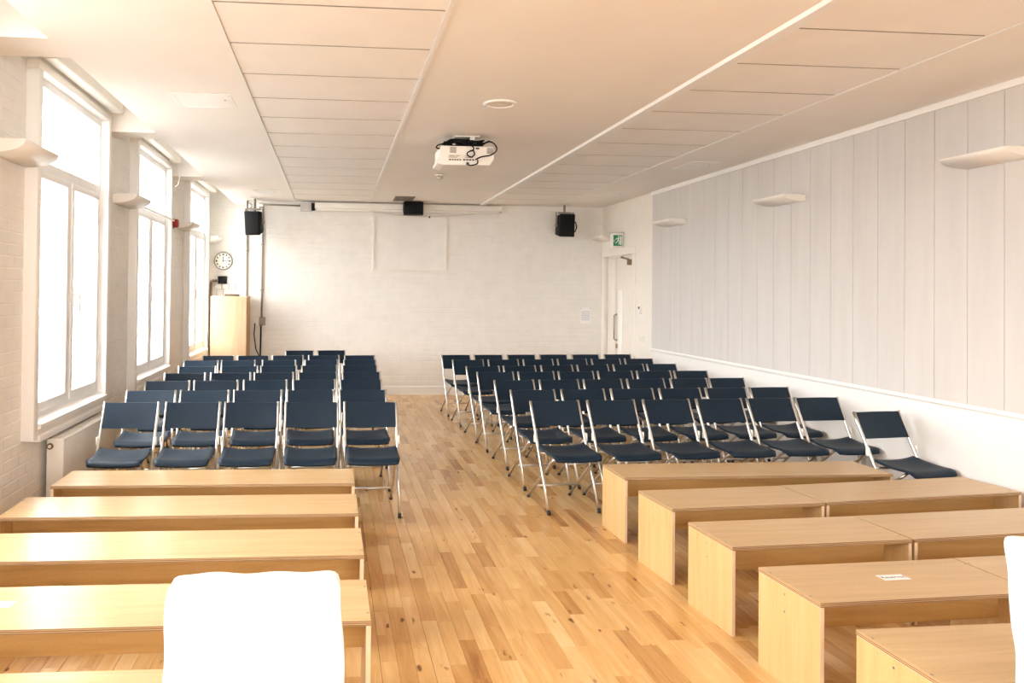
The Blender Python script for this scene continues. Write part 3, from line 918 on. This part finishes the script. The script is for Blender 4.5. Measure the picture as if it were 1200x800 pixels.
rc = thing('recessed_downlight', 'round white flush ceiling fitting just in front of the projector', 'ceiling light', (1.19, 5.39, ZC))
MB().lathe([(0.122, -0.0005), (0.120, -0.012), (0.100, -0.016), (0.092, -0.006), (0.092, -0.001)], 36).build('bezel', M_trim, rc)
MB().lathe([(0.092, -0.0005), (0.085, -0.008), (0.03, -0.010), (0.001, -0.010)], 36).build('diffuser', M_cream, rc)
sd = thing('smoke_detector', 'small cream detector on the ceiling beyond the projector', 'smoke detector', (1.225, 8.75, ZC))
MB().lathe([(0.055, -0.0005), (0.055, -0.015), (0.045, -0.022)], 20).build('base', M_cream, sd)
MB().lathe([(0.040, -0.022), (0.038, -0.045), (0.025, -0.055), (0.001, -0.056)], 20).build('dome', M_grey, sd)
def hatch(x0, x1, y0, y1, label, grp='square ceiling hatches'):
    o = thing('ceiling_hatch', label, 'hatch', ((x0 + x1) / 2, (y0 + y1) / 2, ZC), 0, grp)
    w, h = (x1 - x0) / 2, (y1 - y0) / 2
    m = MB()
    for q in ((-w, w, -h, -h + 0.02), (-w, w, h - 0.02, h), (-w, -w + 0.02, -h + 0.02, h - 0.02), (w - 0.02, w, -h + 0.02, h - 0.02)): m.box(q[0], q[1], q[2], q[3], -0.004, 0)
    m.build('frame', M_trim, o)
    MB().box(-w + 0.022, w - 0.022, -h + 0.022, h - 0.022, -0.003, 0).build('panel', M_trim, o)
    MB().lathe([(0.008, -0.005), (0.008, -0.002)], 10, (w - 0.06, -h + 0.16, 0)).build('lock', M_steel, o)
hatch(-1.165, -0.74, 5.38, 5.79, 'square white flush hatch in the ceiling near the first window in view')
hatch(-1.12, -0.76, 10.4, 10.78, 'square white flush hatch in the ceiling near the back wall above the cabinet')
hatch(3.68, 4.0, 7.5, 7.95, 'square flush hatch in the ceiling strip beside the boarded wall')
hatch(3.66, 3.98, 9.9, 10.35, 'square flush hatch in the ceiling strip near the door end')
vt = thing('ceiling_vent', 'dark grey ceiling grille in front of the projection screen', 'vent', (1.02, 11.05, ZC))
m = MB()
for q in ((-0.145, 0.145, -0.25, -0.225), (-0.145, 0.145, 0.225, 0.25), (-0.145, -0.12, -0.225, 0.225), (0.12, 0.145, -0.225, 0.225)): m.box(q[0], q[1], q[2], q[3], -0.01, 0)
m.build('frame', M_vent, vt)
for k in range(11):
    MB().box(-0.12, 0.12, -0.215 + k * 0.041, -0.19 + k * 0.041, -0.008, -0.001).build('slat', M_vent, vt)
MB().box(-0.12, 0.12, -0.225, 0.225, -0.0015, 0).build('backing', M_shadowgap, vt)

# ------------------------------------------------------------------ right wall fittings
ex = thing('exit_sign', 'green running man exit sign jutting out above the door', 'sign', (XR, 10.88, 2.40))
ex.scale = (0.88, 1, 1)
MB().bbox(-0.20, -0.008, -0.055, 0.055, -0.10, 0.115, 0.008).build('housing', M_pvc, ex)
MB().box(-0.008, 0.0, -0.03, 0.03, -0.03, 0.03).build('wall_bracket', M_grey, ex)
pn = MB().box(-0.185, -0.035, -0.060, -0.055, -0.085, 0.075).build('sign_face', M_green, ex)
MB().bbox(-0.205, -0.004, -0.065, 0.06, 0.10, 0.122, 0.005).build('lid', M_grey, ex)
m = MB()
def quad(*p): m.add([(q[0], -0.0615, q[1]) for q in p], [tuple(range(len(p)))])
quad((-0.068, -0.07), (-0.048, -0.07), (-0.048, 0.06), (-0.068, 0.06))                              # doorway
quad((-0.115, 0.000), (-0.095, 0.008), (-0.088, 0.036), (-0.108, 0.036))                            # trunk
m.lathe([(0.011, -0.0615), (0.011, -0.0612)], 12, (-0.095, 0, 0.052), axis=1)                       # head
quad((-0.115, 0.000), (-0.103, 0.000), (-0.125, -0.035), (-0.150, -0.050), (-0.155, -0.040), (-0.132, -0.026))
quad((-0.108, 0.004), (-0.094, 0.006), (-0.078, -0.022), (-0.086, -0.065), (-0.098, -0.062), (-0.092, -0.026))
quad((-0.108, 0.036), (-0.112, 0.026), (-0.135, 0.018), (-0.142, 0.000), (-0.150, 0.004), (-0.142, 0.028))
quad((-0.090, 0.034), (-0.088, 0.024), (-0.072, 0.012), (-0.066, 0.018))
quad((-0.180, -0.01), (-0.166, 0.012), (-0.166, -0.032))                                            # arrow
m.build('running_man', M_white, pn)
th = thing('thermostat', 'small white wall control right of the door', 'thermostat', (XR, 10.20, 1.40))
MB().bbox(-0.03, 0, -0.04, 0.04, -0.065, 0.055, 0.006).build('case', M_pvc, th)
MB().bbox(-0.033, -0.028, -0.022, 0.022, 0.0, 0.035, 0.003).build('display', M_ink, th)
sk = thing('wall_socket', 'white double wall socket low on the wall right of the door', 'socket', (XR, 10.15, 0.99))
MB().bbox(-0.012, 0, -0.075, 0.075, -0.045, 0.045, 0.004).build('plate', M_pvc, sk)
for s in (-0.036, 0.036): MB().bbox(-0.017, -0.011, s - 0.022, s + 0.022, -0.028, 0.028, 0.003).build('outlet', M_cream, sk)

# ------------------------------------------------------------------ cabinet in the corner
cb = thing('equipment_cabinet', 'tall pale beech equipment cabinet standing in the corner under the clock', 'cabinet', (-1.785, 11.20, 0))
MB().bbox(0.0, 0.018, 0.0, 0.45, 0.06, 1.50, 0.002).build('side_panel', M_cabside, cb)
MB().bbox(0.505, 0.523, 0.0, 0.45, 0.06, 1.50, 0.002).build('side_panel', M_cabside, cb)
MB().bbox(0.0, 0.527, -0.004, 0.455, 1.492, 1.512, 0.003).build('top', M_cab, cb)
d = MB().bbox(0.002, 0.520, -0.020, -0.001, 0.07, 1.510, 0.002).build('door', M_cab, cb)
MB().lathe([(0.009, -0.026), (0.011, -0.020)], 12, (0.475, 0, 0.62), axis=1).build('lock', M_steel, d)
MB().box(0.018, 0.505, 0.43, 0.445, 0.06, 1.49).build('back_panel', M_cabside, cb)
MB().box(0.03, 0.495, 0.02, 0.42, 0.0, 0.06).build('plinth', M_black, cb)
bx = tag(MB().bbox(-1.60, -1.40, 11.28, 11.46, 1.513, 1.535, 0.004).build('closed_laptop', M_dkpipe), 'thin dark closed laptop lying on top of the beech cabinet', 'laptop')
MB().bbox(-1.598, -1.402, 11.282, 11.458, 1.5355, 1.541, 0.002).build('lid', M_black, bx)

# ------------------------------------------------------------------ folding chairs
HX = 0.194
def chair_parts():
    P = {}
    T = MB()
    # long tube: front foot -> top of the back, slightly bowed
    pts = [(0, 0.000, 0.012), (0, 0.12, 0.235), (0, 0.232, 0.445), (0, 0.300, 0.575), (0, 0.355, 0.68), (0, 0.396, 0.765)]
    P['side_tube'] = T.tube(pts, 0.0105, 10, ry=0.0135).mesh('side_tube', M_chrome)
    P['tube_foot'] = MB().tube([(0, -0.006, 0.0), (0, 0.008, 0.028)], 0.0128, 10, ry=0.0155).mesh('tube_foot', M_rubber)
    P['hinge'] = MB().bbox(-0.006, 0.006, 0.245, 0.275, 0.475, 0.535, 0.004).mesh('hinge', M_pvc)
    for s, nm in ((-1, 'L'), (1, 'R')):
        pts = [(s * 0.172, 0.482, 0.012), (s * 0.168, 0.30, 0.160), (s * 0.163, 0.09, 0.325), (s * 0.158, 0.045, 0.366), (s * 0.147, 0.022, 0.390), (s * 0.128, 0.018, 0.405), (s * 0.105, 0.03, 0.404), (s * 0.09, 0.06, 0.402)]
        P['rear_leg' + nm] = MB().tube(pts, 0.010, 10).mesh('rear_leg', M_chrome)
        P['rear_foot' + nm] = MB().tube([(s * 0.172, 0.490, 0.0), (s * 0.1715, 0.468, 0.022)], 0.0128, 10).mesh('rear_foot', M_rubber)
    P['crossbar'] = MB().tube([(-0.170, 0.345, 0.124), (0.170, 0.345, 0.124)], 0.008, 8).mesh('crossbar', M_chrome)
    P['brace'] = MB().tube([(-0.19, 0.215, 0.402), (-0.10, 0.215, 0.396), (0.10, 0.215, 0.396), (0.19, 0.215, 0.402)], 0.008, 8).mesh('seat_brace', M_chrome)
    # seat: dished sheet with a rolled front edge
    nu, nv = 12, 12
    top = []; bot = []
    for j in range(nv + 1):
        v = j / nv
        y = -0.085 + v * 0.345
        for i in range(nu + 1):
            u = -1 + 2 * i / nu
            w = 0.188 - 0.014 * (max(0, 0.12 - v) / 0.12) ** 2 - 0.004 * (max(0, v - 0.88) / 0.12)
            z = 0.432 + 0.020 * abs(u) ** 2.4 * (0.4 + 0.6 * v) - 0.010 * math.sin(math.pi * min(1, v * 1.05)) + 0.010 * v ** 3
            if v < 0.16: z -= 0.030 * ((0.16 - v) / 0.16) ** 2
            top.append((u * w, y, z)); bot.append((u * w * 0.99, y + 0.002 * (1 - v), z - 0.014))
    n = (nu + 1) * (nv + 1)
    fs = []
    idx = lambda i, j: j * (nu + 1) + i
    for j in range(nv):
        for i in range(nu):
            fs.append((idx(i, j), idx(i + 1, j), idx(i + 1, j + 1), idx(i, j + 1)))
            fs.append((n + idx(i, j + 1), n + idx(i + 1, j + 1), n + idx(i + 1, j), n + idx(i, j)))
    ring = [idx(i, 0) for i in range(nu + 1)] + [idx(nu, j) for j in range(1, nv + 1)] + [idx(i, nv) for i in range(nu - 1, -1, -1)] + [idx(0, j) for j in range(nv - 1, 0, -1)]
    for k in range(len(ring)):
        a, b = ring[k], ring[(k + 1) % len(ring)]
        fs.append((a, n + a, n + b, b))
    P['seat'] = MB().add(top + bot, fs, 0, True).mesh('seat', M_fabric)
    # back sheet, slung between the tubes, gently bowed backwards
    nu, nv = 10, 4
    F = []; B = []
    for j in range(nv + 1):
        t = j / nv
        y0 = 0.302 + t * (0.392 - 0.302); z0 = 0.590 + t * (0.760 - 0.590)
        for i in range(nu + 1):
            u = -1 + 2 * i / nu
            dy = 0.012 * (1 - u * u) - 0.004
            dz = -0.006 * (1 - u * u) * (1 if t < 0.5 else -0.2) * 0.6
            F.append((u * 0.186, y0 + dy - 0.005, z0 + dz)); B.append((u * 0.186, y0 + dy + 0.005, z0 + dz + 0.002))
    n = len(F); fs = []; rim = []
    for j in range(nv):
        for i in range(nu):
            fs.append((idx2(i, j, nu), idx2(i + 1, j, nu), idx2(i + 1, j + 1, nu), idx2(i, j + 1, nu)))
            fs.append((n + idx2(i, j + 1, nu), n + idx2(i + 1, j + 1, nu), n + idx2(i + 1, j, nu), n + idx2(i, j, nu)))
    ring = [idx2(i, 0, nu) for i in range(nu + 1)] + [idx2(nu, j, nu) for j in range(1, nv + 1)] + [idx2(i, nv, nu) for i in range(nu - 1, -1, -1)] + [idx2(0, j, nu) for j in range(nv - 1, 0, -1)]
    for k in range(len(ring)):
        a, b = ring[k], ring[(k + 1) % len(ring)]
        rim.append((a, n + a, n + b, b))
    P['backrest'] = MB().add(F + B, fs, 0, True).add(F + B, rim, 0, False).mesh('backrest', M_fabric, merge=False)
    return P
def idx2(i, j, nu): return j * (nu + 1) + i
CP = chair_parts()
def make_chair():
    t = thing('folding_chair', 'chair', 'chair')
    link('seat', CP['seat'], t); link('backrest', CP['backrest'], t)
    for s in (-1, 1):
        tb = link('side_tube', CP['side_tube'], t, (s * HX, 0, 0))
        link('rubber_foot', CP['tube_foot'], tb)
        h = link('hinge', CP['hinge'], tb, (s * 0.012, 0, 0))
        lg = link('rear_leg', CP['rear_leg' + ('L' if s < 0 else 'R')], t)
        link('rubber_foot', CP['rear_foot' + ('L' if s < 0 else 'R')], lg)
    link('crossbar', CP['crossbar'], t); link('seat_brace', CP['brace'], t)
    return t
# (yaw, [(x, y) of the top of each back]) for every row, front row first; window side of the aisle, then the boarded-wall side
LEFT = [
    (0.006, [(-1.474, 5.721), (-1.028, 5.724), (-0.597, 5.727), (-0.151, 5.73), (0.29, 5.733)]),
    (0.034, [(-1.488, 6.383), (-1.056, 6.397), (-0.62, 6.412), (-0.182, 6.427), (0.259, 6.442)]),
    (0.084, [(-1.503, 7.056), (-1.069, 7.093), (-0.623, 7.13), (-0.171, 7.169), (0.271, 7.206)]),
    (0.088, [(-1.473, 7.721), (-1.026, 7.76), (-0.596, 7.798), (-0.152, 7.838), (0.3, 7.877)]),
    (0.109, [(-1.473, 8.407), (-1.024, 8.456), (-0.598, 8.502), (-0.148, 8.552), (0.309, 8.602)]),
    (0.089, [(-1.553, 9.105), (-1.122, 9.143), (-0.643, 9.185), (-0.137, 9.23), (0.333, 9.272)]),
    (0.084, [(-1.452, 9.78), (-1.014, 9.815), (-0.578, 9.851), (-0.115, 9.889), (0.352, 9.929)]),
    (0.132, [(-0.464, 10.686), (-0.02, 10.745)])]
RIGHT_ROWS = [
    (0.083, [(1.728, 5.779), (2.191, 5.817), (2.66, 5.857), (3.118, 5.896), (3.565, 5.934), (4.025, 5.971)]),
    (0.088, [(1.73, 6.441), (2.187, 6.48), (2.646, 6.521), (3.104, 6.562), (3.554, 6.601), (4.015, 6.642)]),
    (0.102, [(1.739, 7.151), (2.192, 7.197), (2.643, 7.244), (3.097, 7.29), (3.563, 7.338), (4.02, 7.386)]),
    (0.085, [(1.717, 7.896), (2.166, 7.934), (2.614, 7.973), (3.062, 8.011), (3.513, 8.049), (3.953, 8.087)]),
    (0.159, [(1.704, 8.506), (2.146, 8.577), (2.606, 8.651), (3.062, 8.724), (3.526, 8.799), (3.995, 8.874)]),
    (0.119, [(1.679, 9.316), (2.137, 9.371), (2.598, 9.426), (3.057, 9.481), (3.523, 9.537), (4.003, 9.593)]),
    (0.089, [(1.651, 10.06), (2.099, 10.099), (2.562, 10.141), (3.021, 10.182), (3.486, 10.223), (3.957, 10.265)])]
ORD = ['front', 'second', 'third', 'fourth', 'fifth', 'sixth', 'seventh']
SEATW = ['seat nearest the windows', 'second seat from the windows', 'middle seat', 'second seat from the aisle', 'seat beside the aisle']
SEATB = ['seat beside the aisle', 'second seat from the aisle', 'third seat from the aisle', 'third seat from the boarded wall', 'second seat from the boarded wall', 'seat nearest the boarded wall']
proto = [None]
crng = random.Random(11)
def put_chair(x, y, rz, label, group):
    rz += crng.uniform(-0.012, 0.012)
    x = min(x, 4.03 - 0.394 * math.sin(rz))
    ox, oy = x - 0.394 * -math.sin(rz), y - 0.394 * math.cos(rz)
    if proto[0] is None:
        proto[0] = make_chair()
        c = proto[0]; c.location = (ox, oy, 0); c.rotation_euler = (0, 0, rz)
    else:
        c = dup(proto[0], (ox, oy, 0), rz)
    tag(c, label, 'chair', group)
for r, (yaw, ps_) in enumerate(LEFT):
    for k, (x, y) in enumerate(ps_):
        if len(ps_) == 2:
            lb = 'navy folding chair in the pair behind the window-side rows, ' + ('nearer the windows' if k == 0 else 'nearer the aisle')
        else:
            lb = 'navy folding chair, window-side block, %s row, %s' % (ORD[r], SEATW[k])
        put_chair(x, y, yaw, lb, 'navy folding chairs on the window side of the aisle')
for r, (yaw, ps_) in enumerate(RIGHT_ROWS):
    for k, (x, y) in enumerate(ps_):
        put_chair(x, y, yaw, 'navy folding chair, boarded-wall block, %s row, %s' % (ORD[r], SEATB[k]), 'navy folding chairs on the boarded wall side of the aisle')
put_chair(4.00, 5.237, 0.15, 'navy folding chair standing alone ahead of the rows by the boarded wall, slightly turned', 'navy folding chairs on the boarded wall side of the aisle')

# ------------------------------------------------------------------ plywood benches
BHT, BDP, BTH = 0.42, 0.39, 0.018
def bench(x, y, L, rz, label, screws=True):
    """origin: floor below the front left corner; length along +x, depth along +y"""
    o = thing('plywood_bench', label, 'bench', (x, y, 0), rz, 'plywood benches at the front of the hall')
    m = MB().box(0, L, 0, BDP, BHT - BTH, BHT, mis=[0, 0, 1, 1, 1, 1])
    top = m.build('seat_top', [M_plyx, M_edge], o)
    b = top.modifiers.new('bevel', 'BEVEL'); b.width = 0.0015; b.segments = 1
    for a in (0.001, L - BTH - 0.001):
        sp = MB().box(a, a + BTH, 0.003, BDP - 0.003, 0, BHT - BTH - 0.0005, mis=[1, 1, 1, 1, 0, 0]).build('side_panel', [M_plyz, M_pale_edge], o)
        b = sp.modifiers.new('bevel', 'BEVEL'); b.width = 0.001; b.segments = 1
        sx = a if a < L / 2 else a + BTH
        s_ = 1 if a < L / 2 else -1
        for z in (0.37, 0.30):
            MB().lathe([(0.005, -0.0008 * s_), (0.005, 0.002 * s_)], 10, (sx, BDP * 0.55, z), axis=0).build('screw', M_steel, sp)
    MB().box(BTH + 0.001, L - BTH - 0.001, 0.155, 0.173, 0.255, BHT - BTH - 0.0005, mis=[1, 0, 0, 0, 0, 0]).build('rail', [M_rail, M_edge], o)
    for xx in (0.010, L - 0.010):
        for yy_ in (0.07, BDP - 0.07):
            MB().lathe([(0.0055, BHT - 0.002), (0.0055, BHT + 0.0006)], 10, (xx, yy_, 0)).build('screw', M_steel, top)
    return o
for (y, x0, x1, rz, lb) in (
    (4.66, -1.67, 0.145, 0.0, 'plywood bench on the window side, right in front of the chairs'),
    (4.03, -1.71, 0.148, 0.0, 'plywood bench on the window side, second from the chairs'),
    (3.385, -1.70, 0.152, 0.004, 'plywood bench on the window side, middle of the five'),
    (2.71, -1.70, 0.150, 0.003, 'plywood bench on the window side, just behind the white covered chair'),
    (2.02, -1.72, -0.29, 0.0, 'short plywood bench on the window side, nearest the camera, partly behind the white chair')):
    bench(x0, y, x1 - x0, rz, lb)
for (x, y, L, rz, lb) in (
    (1.885, 4.735, 1.86, 0.02, 'plywood bench by the aisle on the boarded-wall side, right before the chairs'),
    (1.878, 4.04, 0.945, 0.085, 'short plywood bench by the aisle, second from the chairs on the boarded-wall side'),
    (2.836, 4.128, 1.38, 0.125, 'plywood bench against the boarded wall, second from the chairs, end turned back'),
    (1.880, 3.415, 0.955, 0.07, 'short plywood bench by the aisle, third from the chairs on the boarded-wall side'),
    (2.848, 3.486, 1.37, 0.10, 'plywood bench against the boarded wall, third from the chairs'),
    (1.882, 2.775, 0.96, 0.06, 'short plywood bench by the aisle carrying a white reserved label'),
    (2.851, 2.84, 1.36, 0.075, 'plywood bench beside the labelled bench, towards the boarded wall'),
    (1.875, 2.165, 1.40, 0.03, 'plywood bench by the aisle nearest the camera, beside the cut-off white chair')):
    bench(x, y, L, rz, lb)

def paper_label(x, y, rz, label):
    o = thing('paper_label', label, 'label', (x, y, BHT + 0.0012), rz, 'reserved labels on the benches')
    MB().box(-0.06, 0.06, -0.028, 0.028, -0.0006, 0.0006).build('paper', M_paper, o)
    tcu = bpy.data.curves.new('label_text', 'FONT')
    tcu.body = 'Reserved'; tcu.size = 0.030; tcu.align_x = 'CENTER'; tcu.align_y = 'CENTER'; tcu.extrude = 0.0001
    tcu.materials.append(M_ink)
    tmp = bpy.data.objects.new('text_source', tcu); COL.objects.link(tmp)
    bpy.context.view_layer.update()
    me = bpy.data.meshes.new_from_object(tmp.evaluated_get(bpy.context.evaluated_depsgraph_get()))
    bpy.data.objects.remove(tmp)
    link('lettering', me, o, (0, 0, 0.0009))
paper_label(2.366, 3.015, 0.06, 'white Reserved label stuck on the aisle-side plywood bench opposite the white covered chair')
paper_label(-1.235, 2.93, 0.0, 'white Reserved label at the window end of the bench behind the white chair')

# ------------------------------------------------------------------ white slip-covered chairs
def cover_grid(name, parent, w0, w1, y_lo, y_hi, z_lo, z_hi, th, seed):
    """a padded, fabric covered back: rounded slab, a little rumpled, narrowing with height"""
    bm = bmesh.new()
    bmesh.ops.create_cube(bm, size=1)
    bmesh.ops.subdivide_edges(bm, edges=list(bm.edges), cuts=13, use_grid_fill=True)
    rg = random.Random(seed)
    ph = [rg.uniform(0, 6) for _ in range(6)]
    for v in bm.verts:
        x, y, z = v.co * 2
        t = (z + 1) / 2
        # round the slab: superellipse in x-z near the top corners and in y at the rim
        r = 0.07
        ex_ = max(0, abs(x) - (1 - r)) / r; ez_ = max(0, z - (1 - r * 0.8)) / (r * 0.8)
        q = math.hypot(ex_, ez_)
        if q > 1 and ex_ > 0 and ez_ > 0:
            k = 1 / q
            x = math.copysign((1 - r) + ex_ * k * r, x); z = (1 - r * 0.8) + ez_ * k * r * 0.8
        rim = max(abs(x) ** 10, max(0, z) ** 14)
        yy_ = y * (1 - 0.42 * rim)
        w = w0 + (w1 - w0) * t
        X = x * w / 2 + 0.004 * math.sin(7 * z + ph[0]) * abs(x) ** 4
        Z = z_lo + (z + 1) / 2 * (z_hi - z_lo) + 0.003 * math.sin(9 * x + ph[1]) * max(0, z) ** 6
        Y = y_lo + (y_hi - y_lo) * t + yy_ * th / 2 + 0.0025 * math.sin(6 * x + 4 * z + ph[2]) + 0.0015 * math.sin(14 * z - 9 * x + ph[3])
        v.co = Vector((X, Y, Z))
    bm.verts.index_update()
    m = MB().add([v.co[:] for v in bm.verts], [[v.index for v in f.verts] for f in bm.faces], 0, True)
    bm.free()
    ob = m.build(name, M_cloth, parent)
    ss = ob.modifiers.new('smooth', 'SUBSURF'); ss.levels = 1; ss.render_levels = 1
    return ob
def covered_chair(x, y, rz, zt, label, seed):
    """origin: floor under the middle of the back; the sitter faces -y"""
    o = thing('covered_chair', label, 'chair', (x, y, 0), rz, 'white slip-covered chairs at the front')
    cover_grid('back_cover', o, 0.428, 0.398, -0.035, 0.03, 0.40, zt, 0.085, seed)
    cover_grid('seat_cover', o, 0.44, 0.44, -0.245, -0.245, 0.36, 0.47, 0.40, seed + 1)
    m = MB()                                 # skirt to the floor with folds
    n = 96; rows = 8
    vs = []
    for j in range(rows + 1):
        t = j / rows
        for k in range(n):
            a = 2 * math.pi * k / n
            c, s = math.cos(a), math.sin(a)
            e = 0.28
            px_ = math.copysign(abs(c) ** e, c); py_ = math.copysign(abs(s) ** e, s)
            fl = 1 + 0.035 * t + 0.022 * t * math.sin(13 * a + seed)
            vs.append((px_ * 0.215 * fl, -0.215 + py_ * 0.225 * fl, 0.43 - t * 0.425))
    fs = [(j * n + k, j * n + (k + 1) % n, (j + 1) * n + (k + 1) % n, (j + 1) * n + k) for j in range(rows) for k in range(n)]
    m.add(vs, fs, 0, True)
    sk_ = m.build('skirt', M_cloth, o)
    so_ = sk_.modifiers.new('thick', 'SOLIDIFY'); so_.thickness = 0.003
    return o
covered_chair(-0.172, 1.765, 0.0, 0.932, 'white slip-covered chair with rounded back standing in front of the window-side benches', 2)
covered_chair(2.17, 2.02, 0.0, 0.905, 'white slip-covered chair cut by the frame edge beside the nearest boarded-wall bench', 5)
